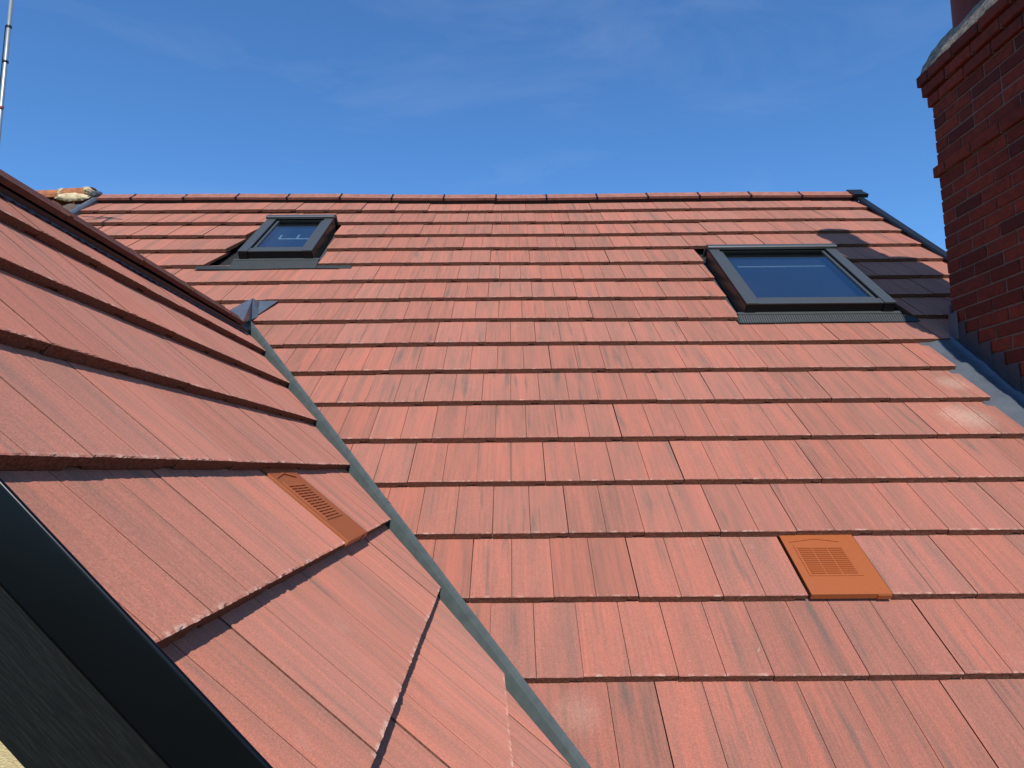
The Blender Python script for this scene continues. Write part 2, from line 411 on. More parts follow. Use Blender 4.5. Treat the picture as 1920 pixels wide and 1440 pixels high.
# ------------------------------------------------------------------ ground
bm = bmesh.new()
NG = 24
gv = [[bm.verts.new((-600+1200*i/NG, -600+1200*j/NG, -5.6)) for j in range(NG+1)] for i in range(NG+1)]
for i in range(NG):
    for j in range(NG): bm.faces.new((gv[i][j], gv[i+1][j], gv[i+1][j+1], gv[i][j+1]))
g = mesh_obj('ground', from_bm(bm), 'ground'); g['kind'] = 'structure'

# ------------------------------------------------------------------ main roof
XL, XR = -3.93, 3.285
SK = {  # skylights: x0,x1,s0,s1, cut-out left (bottom, top), right, courses cut
    'small': dict(x0=-2.062, x1=-1.508, s0=3.525, s1=4.315, cl=(-2.30, -2.165), cr=(-1.452, -1.475), j0=11, j1=13),
    'large': dict(x0=1.488, x1=2.425, s0=2.535, s1=3.520, cl=(1.447, 1.452), cr=(2.545, 2.535), j0=8, j1=11)}
roof = thing('tiled_roof', 'large red tiled main roof slope under the blue sky, with a straight ridge', 'roof', (0, 3.9, -5.6))
RR = random.Random(11)
def vplane(fr, x0, s0, x1, s1, keep_right):
    """cutting plane square to the roof through the line (x0,s0)-(x1,s1)"""
    a, b = fr.p(x0, s0, 0), fr.p(x1, s1, 0); n = (b-a).cross(fr.z).normalized()       # points to +x for an upward line
    return (a, -n if keep_right else n)
# main side of the valley: keep what is to the right of the gutter's upstand
VAL_M = (VP0 + VB*.0 - VL*.022, (VL - VB*VL.dot(VB)).normalized())
VAL_Mn = (VAL_M[0], (VD.cross(MF.z)).normalized())
if VAL_Mn[1].x > 0: VAL_Mn = (VAL_M[0], -VAL_Mn[1])
SRIDGE = 5.06
RID = (MF.p(0, SRIDGE, 0), MF.y)
stuff_tiles = []; ntile = 0
VENT_MAIN = (1, .2185 - .075 + 3*TW)
for j in range(-3, 16):
    s = j*G
    x0 = .2185 - (.075 if j % 2 else 0)
    k0 = int(math.floor((XL-x0)/TW)) - 1; k1 = int(math.ceil((XR-x0)/TW)) + 1
    for k in range(k0, k1):
        x = x0 + k*TW
        if x > XR or x+TW < XL: continue
        if j == VENT_MAIN[0] and abs(x-VENT_MAIN[1]) < .05: continue
        base = []
        if x < XL: base.append(vplane(MF, XL, 0, XL, 1, True))
        if x+TW > XR: base.append(vplane(MF, XR, 0, XR, 1, False))
        if s + .4 > SRIDGE: base.append(RID)
        if j < 8:
            base.append(VAL_Mn)
        sets = [base]
        if j <= 6:                                            # chimney and its lead gutter
            if x > 2.46: continue
            if x+TW > 2.46: sets = [base + [vplane(MF, 2.46, 0, 2.46, 1, False)]]
        elif j == 7 and x + TW > 2.62:                        # runs up to the stack and on behind it
            sets = [base + [vplane(MF, 2.622, 0, 2.622, 1, False)], base + [vplane(MF, 2.622, 0, 2.622, 1, True), (MF.p(0, 2.222, 0), -MF.y)]]
        for sk in SK.values():
            if sk['j0'] <= j <= sk['j1']:
                cl = sk['cl']; crr = sk['cr']
                if x + TW > min(cl) and x < max(crr):
                    new = []
                    for b in sets:
                        if x < max(cl): new.append(b + [vplane(MF, cl[0], sk['s0'], cl[1], sk['s1'], False)])
                        if x + TW > min(crr): new.append(b + [vplane(MF, crr[0], sk['s0'], crr[1], sk['s1'], True)])
                    sets = new
        for pl in sets:
            h = undul(x+.15, s)
            # hidden behind the dormer -> joined with the farthest course
            far = (j <= 8 and x < -1.75) or j < -1 or (j >= 9 and x + TW < -3.0 - .0 and j <= 11)
            o = lay_tile(MF, x, s, h, roof, RR, pl, stuff_tiles if far else None)
            if o: ntile += 1
print('main tiles', ntile, 'joined', len(stuff_tiles))
if stuff_tiles: joined('tile_rest', stuff_tiles, roof, ['tile', 'edge'])
# decks under the tiles, front and back
def deck(name, fr, pts, h0, h1, parent, mat='underlay'):
    bm = bmesh.new(); a = [bm.verts.new(fr.p(x, y, h0)) for x, y in pts]; b = [bm.verts.new(fr.p(x, y, h1)) for x, y in pts]
    bm.faces.new(a[::-1]); bm.faces.new(b)
    for i in range(len(pts)): bm.faces.new((a[i], a[(i+1) % len(pts)], b[(i+1) % len(pts)], b[i]))
    bmesh.ops.recalc_face_normals(bm, faces=bm.faces)
    return mesh_obj(name, from_bm(bm), mat, Matrix(), parent)
def deck_rects(fr, rects, parent):
    for (x0, x1, s0, s1) in rects: deck('roof_deck', fr, [(x0, s0), (x1, s0), (x1, s1), (x0, s1)], -.098, -.080, parent)
sm, lg = SK['small'], SK['large']
deck_rects(MF, [(XL, XR, -1.2, lg['s0']), (XL, lg['x0'], lg['s0'], sm['s0']), (lg['x1'], XR, lg['s0'], lg['s1']), (lg['x0'], lg['x1'], lg['s1'], 5.10),
                (XL, sm['x0'], sm['s0'], 5.10), (sm['x1'], lg['x0'], sm['s0'], 5.10), (lg['x1'], XR, lg['s1'], 5.10), (sm['x0'], sm['x1'], sm['s1'], 5.10)], roof)
AP = MF.p(0, 5.085, .028)                                   # ridge apex
BF = Frame(Vector((0, AP.y, AP.z)), Vector((-1, 0, 0)), Vector((0, -math.cos(A1), math.sin(A1))), Vector((0, math.sin(A1), math.cos(A1))))
deck('back_slope', BF, [(-XR, -5.2), (-XL, -5.2), (-XL, -.02), (-XR, -.02)], -.05, -.03, roof, 'ridge')
# ridge tiles: low angled ridges with black unions
RJ = [-3.915, -3.583, -3.09, -2.593, -2.11, -1.61, -1.12, -.63, -.135, .343, .820, 1.30, 1.789, 2.275, 2.755, 3.235]
prof = []
def ridge_prof(L=.118, t=.018, rise=0.):
    """(along-front-slope distance, height) pairs -> points in the y,z plane"""
    out = []
    n = 5
    f = lambda d, h, sg: (sg*(d*math.cos(A1)) + sg*h*math.sin(A1)*1.0, -d*math.sin(A1) + h*math.cos(A1))
    top = [f(L, 0.004, -1), f(.045, 0.0, -1), (-.016, -.008+.004), (0, .003), (.016, -.008+.004), f(.045, 0, 1), f(L, .004, 1)]
    bot = [f(L, -t, 1), f(.05, -t, 1), (0, -.030), f(.05, -t, -1), f(L, -t, -1)]
    return top + bot
def ridge_h(X): return undul(X, 5.0)
for a, b in zip(RJ, RJ[1:]):
    h0, h1 = ridge_h(a)+RR.uniform(-.003, .003), ridge_h(b)+RR.uniform(-.003, .003)
    P = ridge_prof()
    path = [(lambda y, z, X=X, h=h: Vector((X, AP.y + y - h*MF.z.y*-1*0, AP.z + z + h))) for X, h in ((a+.006, h0), (b-.006, h1))]
    rt_ = sweep('ridge_tile', P, path, 'ridge', roof)
    U = [(y*1.07, z + .003 if abs(y) < .09 else z + .002) for y, z in ridge_prof(.124, .022)]
    if b < 3.2:
        path = [(lambda y, z, X=X, h=h1: Vector((X, AP.y + y, AP.z + z + h))) for X in (b-.008, b+.008)]
        sweep('ridge_union', U, path, 'black', rt_)
# black ventilated strip under the ridge
path = [(lambda y, z, X=X: Vector((X, 0, 0)) + Vector((0, AP.y, AP.z)) + MF.y*y + MF.z*z + Vector((0, 0, ridge_h(X)))) for X in [XL+.03+i*(XR-XL-.06)/12 for i in range(13)]]
sweep('ridge_roll', [(-.112, -.060), (-.112, -.022), (-.03, -.022), (-.03, -.060)], path, 'black', roof)
# black end cap and right verge trim
sweep('ridge_end_cap', [(y*1.12, z*1.05+.016) for y, z in ridge_prof(.15, .03)], [(lambda y, z, X=X: Vector((X, AP.y+y, AP.z+z))) for X in (3.228, 3.36)], 'black', roof)
pr = [(XR-.030, .004), (XR-.022, .017), (XR+.03, .020), (XR+.038, .010), (XR+.038, -.075), (XR+.030, -.075), (XR+.030, .002), (XR-.030, .000)]
for s0, s1 in ((-.9, 1.9), (1.905, 3.4), (3.405, 4.98)):
    sweep('verge_trim', pr, [(lambda a, b, s=s: MF.p(a, s, b)) for s in (s0, s1)], 'black', roof)
# lead strip at the abutment with the old roof
pr = [(XL-.035, -.03), (XL-.035, .012), (XL-.02, .026), (XL+.004, .024), (XL+.016, .006), (XL+.016, -.03)]
sweep('party_strip', pr, [(lambda a, b, s=s: MF.p(a, s, b + undul(XL, s))) for s in (1.5, 3.0, 4.0, 4.6, 5.03)], 'lead', roof, smooth=False)
bm = bmesh.new(); c = MF.p(XL-.01, 5.06, .06); tube(bm, c - Vector((0, .05, .0)), c + Vector((.0, .05, .035)), .022, 10, .026)
mesh_obj('strip_end', from_bm(bm), 'lead', Matrix(), roof)

# ------------------------------------------------------------------ old neighbouring roof (left of the strip)
nb = thing('neighbouring_roof', 'old weathered roof beyond the left end, orange clay ridge bedded in cream mortar', 'roof', (-4.6, 3.9, -5.6))
RN = random.Random(5)
NX0, NX1 = -5.6, XL-.03
deck('roof_deck', MF, [(NX0, 2.0), (NX1, 2.0), (NX1, 5.05), (NX0, 5.05)], -.08, -.03, nb, 'oldtile')
for j in range(9):
    s = 2.2 + j*.3
    for k in range(7):
        xa = NX1 - (k+1)*.235; 
        bm = bmesh.new(); n = 8; L = .36
        for row, (y, dz) in enumerate(((0, .030), (L, -.012))):
            pass
        A = []; B = []; C = []
        for i in range(n+1):
            u = i/n; z = .026*math.sin(u*2*math.pi) + .004*math.sin(u*9+j)
            A.append(bm.verts.new((u*.245, 0, z+.035))); B.append(bm.verts.new((u*.245, L, z))); C.append(bm.verts.new((u*.245, .002, z+.016)))
        for i in range(n):
            bm.faces.new((A[i], A[i+1], B[i+1], B[i])); bm.faces.new((C[i], C[i+1], A[i+1], A[i]))
        mw = MF.mat(xa + RN.uniform(-.006, .006), s + RN.uniform(-.012, .012), -.005 + RN.uniform(-.004, .004)) @ Matrix.Rotation(RN.uniform(-.02, .02), 4, 'Z')
        mesh_obj('tile', from_bm(bm, 'old_tile'), 'oldtile', mw, nb)
NRZ = AP + Vector((0, 0, .045))
for i, (a, b) in enumerate(((-4.235, -3.985), (-4.62, -4.245), (-5.08, -4.63), (-5.55, -5.09))):
    n = 10; t0 = math.radians(200)
    P = [(.115*math.cos(math.radians(-15+210*q/n)), .085*math.sin(math.radians(-15+210*q/n))-.035) for q in range(n+1)] + [(.095*math.cos(math.radians(-15+210*q/n)), .066*math.sin(math.radians(-15+210*q/n))-.035) for q in range(n, -1, -1)]
    path = [(lambda y, z, X=X, d=d: NRZ + Vector((X, y, z+d))) for X, d in ((a, RN.uniform(-.012, .0)-.02*i), (b, RN.uniform(-.004, .01)-.02*i))]
    sweep('ridge_tile', P, path, 'oldridge', nb)
def lump(name, c, sx, sy, sz, seed, mat, parent):
    bm = bmesh.new(); bmesh.ops.create_icosphere(bm, subdivisions=4, radius=1)
    for v in bm.verts:
        d = 1 + .22*noise.noise(v.co*2.4 + Vector((seed, 0, 0))) + .16*noise.noise(v.co*7 + Vector((0, seed, 0))) + .08*noise.noise(v.co*17)
        v.co = Vector((v.co.x*sx*d, v.co.y*sy*d, v.co.z*sz*d))
    return mesh_obj(name, from_bm(bm, smooth=True), mat, Matrix.Translation(c), parent)
lump('mortar_bed', NRZ + Vector((-4.12, -.115, -.085)), .15, .022, .040, 3, 'cream', nb)
lump('mortar_joint', NRZ + Vector((-4.245, -.065, -.03)), .020, .060, .050, 8, 'cream', nb)
lump('mortar_end', NRZ + Vector((-3.99, -.06, -.02)), .030, .085, .045, 12, 'cream', nb)

# ------------------------------------------------------------------ dormer
dorm = thing('gabled_dormer', 'near dormer roof slope at left with streaked red tiles and black gable edge', 'dormer', (-1.3, -.6, -1.0))
RD = random.Random(23)
VAL_D0 = VP0 + VL*.006
_n = VD.cross(DF.z).normalized(); _n = _n if _n.x > 0 else -_n                        # points away from the dormer
SV = -1.418                                                                            # verge line
dstuff = []; nd = 0
VENT_D = (4, -.355)
DRJ = {0: -.355, 1: -.28}
for k in range(0, 10):
    s = -k*G; x0 = -.355 + (.075 if k % 2 else 0)
    for q in range(-8, 12):
        x = x0 + q*TW
        if x + TW < SV - .022 or x > 2.4: continue
        if k == VENT_D[0] and abs(x-VENT_D[1]) < .05: continue
        # the cutters trimmed each course a little differently along the valley
        off = (.010, .000, .004, .002, -.004, .012, .0, .006, 0, 0)[k]
        pl = [(VAL_D0 + VL*off, _n)]
        if x < SV - .022: pl.append(vplane(DF, SV - .022, 0, SV - .022, 1, True))
        if k == 0: pl.append((DF.p(0, .225, 0), DF.y))
        o = lay_tile(DF, x, s, 0, dorm, RD, pl, dstuff if k >= 8 else None)
        if o: nd += 1
print('dormer tiles', nd, len(dstuff))
if dstuff: joined('tile_rest', dstuff, dorm, ['tile', 'edge'])
RT = DF.p(0, .252, .030)                                                               # dormer ridge apex (at across=0)
def dr_pt(a, u, z): return RT + DF.x*a + Vector((math.cos(Y2), -math.sin(Y2), 0))*u + Vector((0, 0, z))
# deck as a polygon bounded by the valley
def d_at_valley(up):
    # across coordinate of the valley at height 'up' along the dormer slope
    p0 = Vector(((VP0-DF.o).dot(DF.x), (VP0-DF.o).dot(DF.y))); d = Vector((VD.dot(DF.x), VD.dot(DF.y)))
    return p0.x + d.x*(up-p0.y)/d.y
deck('roof_deck', DF, [(SV, -3.1), (d_at_valley(-3.1)-.09, -3.1), (d_at_valley(.25)-.09, .25), (SV, .25)], -.098, -.080, dorm)
# far slope of the dormer
LFy = Vector((-_dn.x*-1, -_dn.y*-1, -_dn.z))                                           # mirrored up-slope
bm = bmesh.new()
sl_dn = Vector((-math.cos(Y2)*math.cos(A2), math.sin(Y2)*math.cos(A2), -math.sin(A2)))
pa = [dr_pt(SV, -.02, -.03), dr_pt(2.15, -.02, -.03), dr_pt(-.6, -.02, -.03) + sl_dn*2.9 + DF.x*0, dr_pt(SV, -.02, -.03) + sl_dn*2.9]
f = bm.faces.new([bm.verts.new(p) for p in pa]); r = bmesh.ops.extrude_face_region(bm, geom=[f])
for v in r['geom']:
    if isinstance(v, bmesh.types.BMVert): v.co += Vector((-.02, 0, -.04))
bmesh.ops.recalc_face_normals(bm, faces=bm.faces)
mesh_obj('far_slope', from_bm(bm), 'ridge', Matrix(), dorm)
# dormer ridge tiles
def dprof(L=.072, t=.014):
    f = lambda d, h, sg: (sg*(d*math.cos(A2)+h*math.sin(A2)), -d*math.sin(A2)+h*math.cos(A2))
    top = [f(L, .006, 1), f(.045, .002, 1), (.016, -.006), (0, .002), (-.016, -.006), f(.045, .002, -1), f(L, .006, -1)]
    bot = [f(L, -t, -1), f(.05, -t, -1), (0, -.028), f(.05, -t, 1), f(L, -t, 1)]
    return top + bot
DJ = [-1.43, -1.0, -.53, -.07, .40, .86, 1.32, 1.545]
for a, b in zip(DJ, DJ[1:]):
    dz = RD.uniform(-.002, .003)
    sweep('ridge_tile', dprof(), [(lambda u, z, A=A: dr_pt(A, u, z+dz)) for A in (a+.004, b-.004)], 'ridge_shaded', dorm)
    if b < 1.4: sweep('ridge_union', [(u*1.05, z+.004) for u, z in dprof(.076, .018)], [(lambda u, z, A=A: dr_pt(A, u, z)) for A in (b-.010, b+.010)], 'ridge_shaded', dorm)
sweep('ridge_roll', [(.168, -.055), (.172, .008), (.26, .010), (.26, -.055)], [(lambda y, z, A=A: DF.p(A, y, z)) for A in (-1.38, 1.62)], 'black', dorm)
# flexible lead-coloured skirt under the ridge
bm = bmesh.new(); n = 150; R0 = []
for i in range(n+1):
    a = -1.37 + 2.98*i/n; w = .0025*math.sin(i*2.4) + .003*noise.noise((i*.3, 0, 0))
    R0.append((bm.verts.new(DF.p(a, .150 + w, -.0085 + .002*math.sin(i*2.4))), bm.verts.new(DF.p(a, .200, -.006))))
for p, q in zip(R0, R0[1:]): bm.faces.new((p[0], q[0], q[1], p[1]))
mesh_obj('ridge_skirt', from_bm(bm), 'lead', Matrix(), dorm)
# black verge trim: lipped cover sitting over the tile ends, board and wall below
pr = [(SV-.0235, -.030), (SV-.0235, .0105), (SV-.0245, .0118), (SV-.0262, .0124), (SV-.0278, .0120), (SV-.0290, .0109), (SV-.0297, .0095), (SV-.030, .0075), (SV-.030, -.061), (SV-.022, -.071), (SV-.012, -.071), (SV-.012, -.030)]
sweep('verge_trim', pr, [(lambda a, b, u=u: DF.p(a, u, b)) for u in (-3.2, -2.4, -1.6, -.8, .16)], 'gloss', dorm, smooth='arris')
bm = bmesh.new(); uvl = bm.loops.layers.uv.new('UVMap')
def quad(bm, ps, uvs, mi=0):
    f = bm.faces.new([bm.verts.new(p) for p in ps])
    for l, u in zip(f.loops, uvs): l[uvl].uv = u
    f.material_index = mi
b0, b1, u0, u1 = -.174, -.058, -3.2, .2
ss = SV-.0255
quad(bm, [DF.p(ss, u0, b0), DF.p(ss, u0, b1), DF.p(ss, u1, b1), DF.p(ss, u1, b0)], [(b0, u0), (b1, u0), (b1, u1), (b0, u1)])
quad(bm, [DF.p(ss, u0, b0), DF.p(ss, u1, b0), DF.p(ss+.018, u1, b0), DF.p(ss+.018, u0, b0)], [(b0, u0), (b0, u1), (b0+.018, u1), (b0+.018, u0)])
quad(bm, [DF.p(ss+.018, u0, b1), DF.p(ss+.018, u0, b0), DF.p(ss+.018, u1, b0), DF.p(ss+.018, u1, b1)], [(b1, u0), (b0, u0), (b0, u1), (b1, u1)])
mesh_obj('bargeboard', from_bm(bm), 'barge', Matrix(), dorm)
# gable wall
bm = bmesh.new(); ws = SV + .012
apx = dr_pt(ws, 0, -.12)
lo = apx + _dn*3.1; l2 = apx + sl_dn*3.1
ps = [apx, Vector((lo.x, lo.y, lo.z)), Vector((lo.x, lo.y, -5.6)), Vector((l2.x, l2.y, -5.6)), l2]
f = bm.faces.new([bm.verts.new(p) for p in ps]); r = bmesh.ops.extrude_face_region(bm, geom=[f])
for v in r['geom']:
    if isinstance(v, bmesh.types.BMVert): v.co += DF.x*.2
bmesh.ops.recalc_face_normals(bm, faces=bm.faces)
mesh_obj('gable_wall', from_bm(bm), 'render', Matrix(), dorm)

# ------------------------------------------------------------------ valley gutter between the two slopes
vg = thing('valley_gutter', 'grey-green moulded valley gutter running diagonally between the dormer and the main roof', 'gutter', tuple(valley_pt(-.9)))
def vfun(t, wob=0.): return lambda a, b: VP0 + VD*t + VL*a + VB*b
pr = [(.13, -.040), (.13, -.046), (.03, -.075), (-.02, -.070), (-.12, -.046), (-.12, -.040), (-.030, -.058), (-.026, .008), (-.022, .026), (-.012, .034), (-.002, .031), (.006, .019), (.019, -.020), (.03, -.064)]
ts = [-1.4, -.9, -.45]
t_top = (valley_pt(1.93) - VP0).dot(VD)
cuts = [(-1.5, .93), (.94, t_top)]
for a, b in cuts:
    n = 10; sweep('gutter_length', pr, [vfun(a + (b-a)*i/n) for i in range(n+1)], 'grp', vg, smooth=False)
# lap joint band
sweep('lap_band', [(x*1.0, y+.0022) for x, y in pr[6:13]] + [(x*1.0, y-.001) for x, y in pr[6:13]][::-1], [vfun(.925), vfun(.955)], 'grp', vg)
# folded lead saddle at the head of the valley
sd = thing('lead_saddle', 'folded lead saddle peak where the dormer ridge meets the main roof', 'flashing', tuple(MF.p(-1.72, 2.65, 0)))
bm = bmesh.new()
pk = MF.p(-1.700, 2.735, .050)
P = dict(pk=pk, l=MF.p(-1.80, 2.66, .02), ll=MF.p(-1.84, 2.58, .01), bl=dr_pt(1.52, .05, -.05), br=VP0+VD*(t_top-.06)+VB*.03-VL*.01, r=MF.p(-1.65, 2.66, -.004), r2=MF.p(-1.625, 2.58, -.008), top=MF.p(-1.69, 2.80, -.004))
V = {k: bm.verts.new(v) for k, v in P.items()}
for t in (('pk', 'll', 'bl'), ('pk', 'bl', 'br'), ('pk', 'br', 'r2'), ('pk', 'r2', 'r'), ('pk', 'r', 'top'), ('pk', 'top', 'l'), ('pk', 'l', 'll')): bm.faces.new([V[x] for x in t])
bmesh.ops.recalc_face_normals(bm, faces=bm.faces)
bmesh.ops.subdivide_edges(bm, edges=bm.edges[:], cuts=3, use_grid_fill=True)
for v in bm.verts: v.co += Vector((0, 0, 1))*.005*noise.noise(v.co*22)
mesh_obj('saddle_fold', from_bm(bm), 'lead', Matrix(), sd)
bm = bmesh.new(); f = bm.faces.new([bm.verts.new(MF.p(x, s, h)) for x, s, h in ((-1.70, 2.60, -.004), (-1.640, 2.585, -.003), (-1.625, 2.61, -.005), (-1.565, 2.84, -.016), (-1.70, 2.84, -.016))])
r = bmesh.ops.extrude_face_region(bm, geom=[f])
for v in r['geom']:
    if isinstance(v, bmesh.types.BMVert): v.co += MF.z*.004
bmesh.ops.recalc_face_normals(bm, faces=bm.faces)
mesh_obj('saddle_flap', from_bm(bm), 'lead', Matrix(), sd)

# ------------------------------------------------------------------ vent tiles
def vent_tile(fr, x, s, label, lift):
    t = thing('vent_tile', label, 'roof vent', tuple(fr.p(x+.15, s, 0)), 'orange plastic vent tiles')
    mw = fr.mat(x, s, lift) @ Matrix.Rotation(-TILT, 4, 'X')
    bm = bmesh.new(); box_bm(bm, .009, TW-.004, -.004, .40, -.021, .002, .0015)
    body = mesh_obj('vent_body', from_bm(bm), 'clay', mw, t)
    bm = bmesh.new(); box_bm(bm, .245, TW-.006, -.0075, -.003, -.021, -.002, .0008); mesh_obj('clip', from_bm(bm), 'clay', mw, t)
    # louvre wedges
    me = None
    for c in range(3):
        for r in range(13):
            if me is None:
                bm = bmesh.new(); w, d, h = .052, .0095, .0034
                v = [bm.verts.new(p) for p in ((0, 0, 0), (w, 0, 0), (w, 0, h), (0, 0, h), (0, d, 0), (w, d, 0))]
                for f in ((0, 1, 2, 3), (3, 2, 5, 4), (0, 3, 4), (1, 5, 2)): bm.faces.new([v[i] for i in f])
                me = from_bm(bm, 'louvre'); me.materials.append(MT['clay'])
            mesh_obj('louvre', me, None, mw @ Matrix.Translation((.052 + c*.0585, .098 + r*.0112, .002)), body)
    for (xa, xb, ya, yb) in ((.040, .044, .090, .252), (.040, .236, .086, .090)):
        bm = bmesh.new(); box_bm(bm, xa, xb, ya, yb, .001, .0046, .0006); mesh_obj('rib', from_bm(bm), 'clay', mw, body)
    for xa, ya, xb, yb in ((.035, .272, .135, .290), (.135, .290, .225, .272)):
        bm = bmesh.new(); d = Vector((xb-xa, yb-ya, 0)); n = Vector((-d.y, d.x, 0)).normalized()*.0022
        q = [Vector((xa, ya, .0015)), Vector((xb, yb, .0015))]
        vs = [bm.verts.new(p) for p in (q[0]-n, q[1]-n, q[1]+n, q[0]+n)]; vt = [bm.verts.new(v.co + Vector((0, 0, .004))) for v in vs]
        bm.faces.new(vt)
        for i in range(4): bm.faces.new((vs[i], vs[(i+1) % 4], vt[(i+1) % 4], vt[i]))
        mesh_obj('chevron', from_bm(bm), 'clay', mw, body)
    return t
vent_tile(MF, VENT_MAIN[1], VENT_MAIN[0]*G, 'orange plastic vent tile with louvres set in the main roof at lower right', .004)
vent_tile(DF, VENT_D[1], -VENT_D[0]*G, 'orange plastic vent tile with louvres set in the near dormer slope', .003)

# ------------------------------------------------------------------ skylights
def skylight(key, label, apr, bars):
    k = SK[key]; x0, x1, s0, s1 = k['x0'], k['x1'], k['s0'], k['s1']
    t = thing('skylight', label, 'skylight', tuple(MF.p((x0+x1)/2, s0, 0)), 'grey roof windows in the main roof')
    hb = .004                                              # dressing up of the roof around it
    def bx(n, a, b, c, d, e, f, m, bev=.002): return box(n, MF, a, b, c, d, e, f, m, t, bev)
    fw, H = .062, .066
    bx('frame_side', x0, x0+fw, s0, s1, -.07, H, 'alud'); bx('frame_side', x1-fw, x1, s0, s1, -.07, H, 'alud')
    bx('frame_bottom', x0+fw, x1-fw, s0+.012, s0+.070, -.07, H-.006, 'alud'); bx('frame_top', x0+fw, x1-fw, s1-.06, s1, -.07, H, 'alud')
    # cover caps
    for a, b in ((x0-.004, x0+.070), (x1-.070, x1+.004)):
        bx('side_cover', a, b, s0-.004, s1-.056, H+.001, H+.013, 'alu', .003)
    bx('side_skirt', x0-.006, x0-.0015, s0, s1-.04, -.030, H-.004, 'alud', .001); bx('side_skirt', x1+.0015, x1+.006, s0, s1-.04, -.030, H-.004, 'alud', .001)
    # hood
    pr = [(s1-.058, H+.012), (s1-.058, H+.030), (s1-.050, H+.036), (s1-.01, H+.034), (s1+.035, H+.004), (s1+.05, -.02), (s1+.045, -.02), (s1+.01, H+.002)]
    sweep('hood', pr, [(lambda a, b, X=X: MF.p(X, a, b)) for X in (x0-.012, x1+.012)], 'alu', t)
    # sash and glass
    gx0, gx1, gs0, gs1 = x0+.098, x1-.098, s0+.128, s1-.050
    bm = bmesh.new()
    for a, b in ((x0+.077, gx0), (gx1, x1-.077)): box_bm(bm, a, b, s0+.0765, s1-.052, .020, H-.003, .0025)
    box_bm(bm, gx0+.0005, gx1-.0005, s0+.0765, gs0-.027, .02, H+.001, .003)
    box_bm(bm, gx0+.001, gx1-.001, gs0-.0245, gs0, .02, H-.010, .002)
    sash = mesh_obj('sash', from_bm(bm), 'alu', MF.mat(), t)
    bx('bottom_cover', x0+.058, x1-.058, s0+.004, s0+.071, H-.003, H+.007, 'alu', .003)
    gl = box('glass', MF, gx0-.004, gx1+.004, gs0-.004, gs1+.004, .050, .055, 'glass', sash, 0)
    bx('dark_backing', gx0-.01, gx1+.01, gs0-.02, gs1+.02, -.006, -.003, 'dark_backing', 0)  # added dark sheet, stands in for the unlit inside behind the pane
    for (a, b, c, d) in bars: bx('inner_bar', a, b, c, d, .002, .012, 'white', .001)
    # pleated apron below, plain strip and side gutters
    ax0, ax1, sb, hlow = apr
    bm = bmesh.new(); n = int((ax1-ax0)/.0038); R0 = []
    for i in range(n+1):
        x = ax0 + (ax1-ax0)*i/n; z = .0055 if i % 4 in (1, 2) else -.0010
        wv = .003*math.sin(x*7) + .003*noise.noise((x*4, sb, 0))
        inside = x0-.05 < x < x1+.05
        st = s0+.002 if inside else k['j0']*G+.02
        ht = .006 if inside else -.019
        R0.append([bm.verts.new(MF.p(x, sb+wv*.6, hlow+z+wv*.4)), bm.verts.new(MF.p(x, sb+wv*.6+(st-sb)*.72, hlow+(ht-hlow)*.8+z)), bm.verts.new(MF.p(x, st, ht))])
    for p, q in zip(R0, R0[1:]):
        for i in (0, 1): bm.faces.new((p[i], q[i], q[i+1], p[i+1]))
    mesh_obj('apron', from_bm(bm), 'apron', Matrix(), t)
    bx('sill_flashing', x0-.05, x1+.05, s0-.018, s0+.012, -.010, .010, 'apron', .003)
    for a, b in ((x0-.075, x0-.002), (x1+.002, x1+.085)):
        bx('side_gutter', a, b, s0-.0, s1+.0, -.058, -.050, 'apron', .001)
    return t
skylight('small', 'small square grey roof window high on the left of the main roof', (-2.372, -1.195, 3.392, -.0185),
         [(-1.90, -1.60, 3.955, 3.970), (-1.90, -1.886, 3.970, 4.05), (-1.755, -1.741, 3.970, 4.05)])
skylight('large', 'large grey roof window beside the brick chimney, partly edged by its shadow', (1.43, 2.56, 2.447, -.0165), [(1.66, 2.30, 3.288, 3.296)])

# ------------------------------------------------------------------ chimney
CX0, CX1, CY0, CY1 = 2.63, 3.105, .33, 1.70
chim = thing('brick_chimney', 'tall dark red brick chimney stack rising at the right with stepped corbelled top', 'chimney', (2.87, 1.0, -5.6))
RC = random.Random(3)
ZB, ZC, CH = .60, .0765, .0765
ZTOP = 3.088
NCR = int((ZTOP-ZB)/CH)
ZB = ZTOP - NCR*CH
bm = bmesh.new(); box_bm(bm, CX0+.006, CX1-.006, CY0+.006, CY1-.006, -5.6, ZTOP-.01)
mesh_obj('mortar_core', from_bm(bm), 'mortar', Matrix(), chim)
def brick_mesh(l, seed, h=.066, d=.06):
    bm = bmesh.new(); box_bm(bm, 0, d, 0, l, 0, h); 
    bmesh.ops.subdivide_edges(bm, edges=bm.edges[:], cuts=1, use_grid_fill=True)
    R = random.Random(seed)
    for v in bm.verts: v.co += Vector((R.uniform(-1, 1)*.0016, R.uniform(-1, 1)*.0012, R.uniform(-1, 1)*.0013))
    es = [e for e in bm.edges if len(e.link_faces) == 2 and e.calc_face_angle() > .8]
    bmesh.ops.bevel(bm, geom=es, offset=.0035, segments=1, affect='EDGES')
    me = from_bm(bm, 'brick'); me.materials.append(MT['brick']); return me
STR = [brick_mesh(.2155, i) for i in range(5)]; HDR = [brick_mesh(.1035, 20+i) for i in range(4)]; CLS = [brick_mesh(.052, 40+i) for i in range(2)]
oth = []
def proj_off(i):
    """how far course i (counted from the top) stands out"""
    return {0: .052, 1: .035, 2: .018, 8: .020}.get(i, 0)
J = .0095
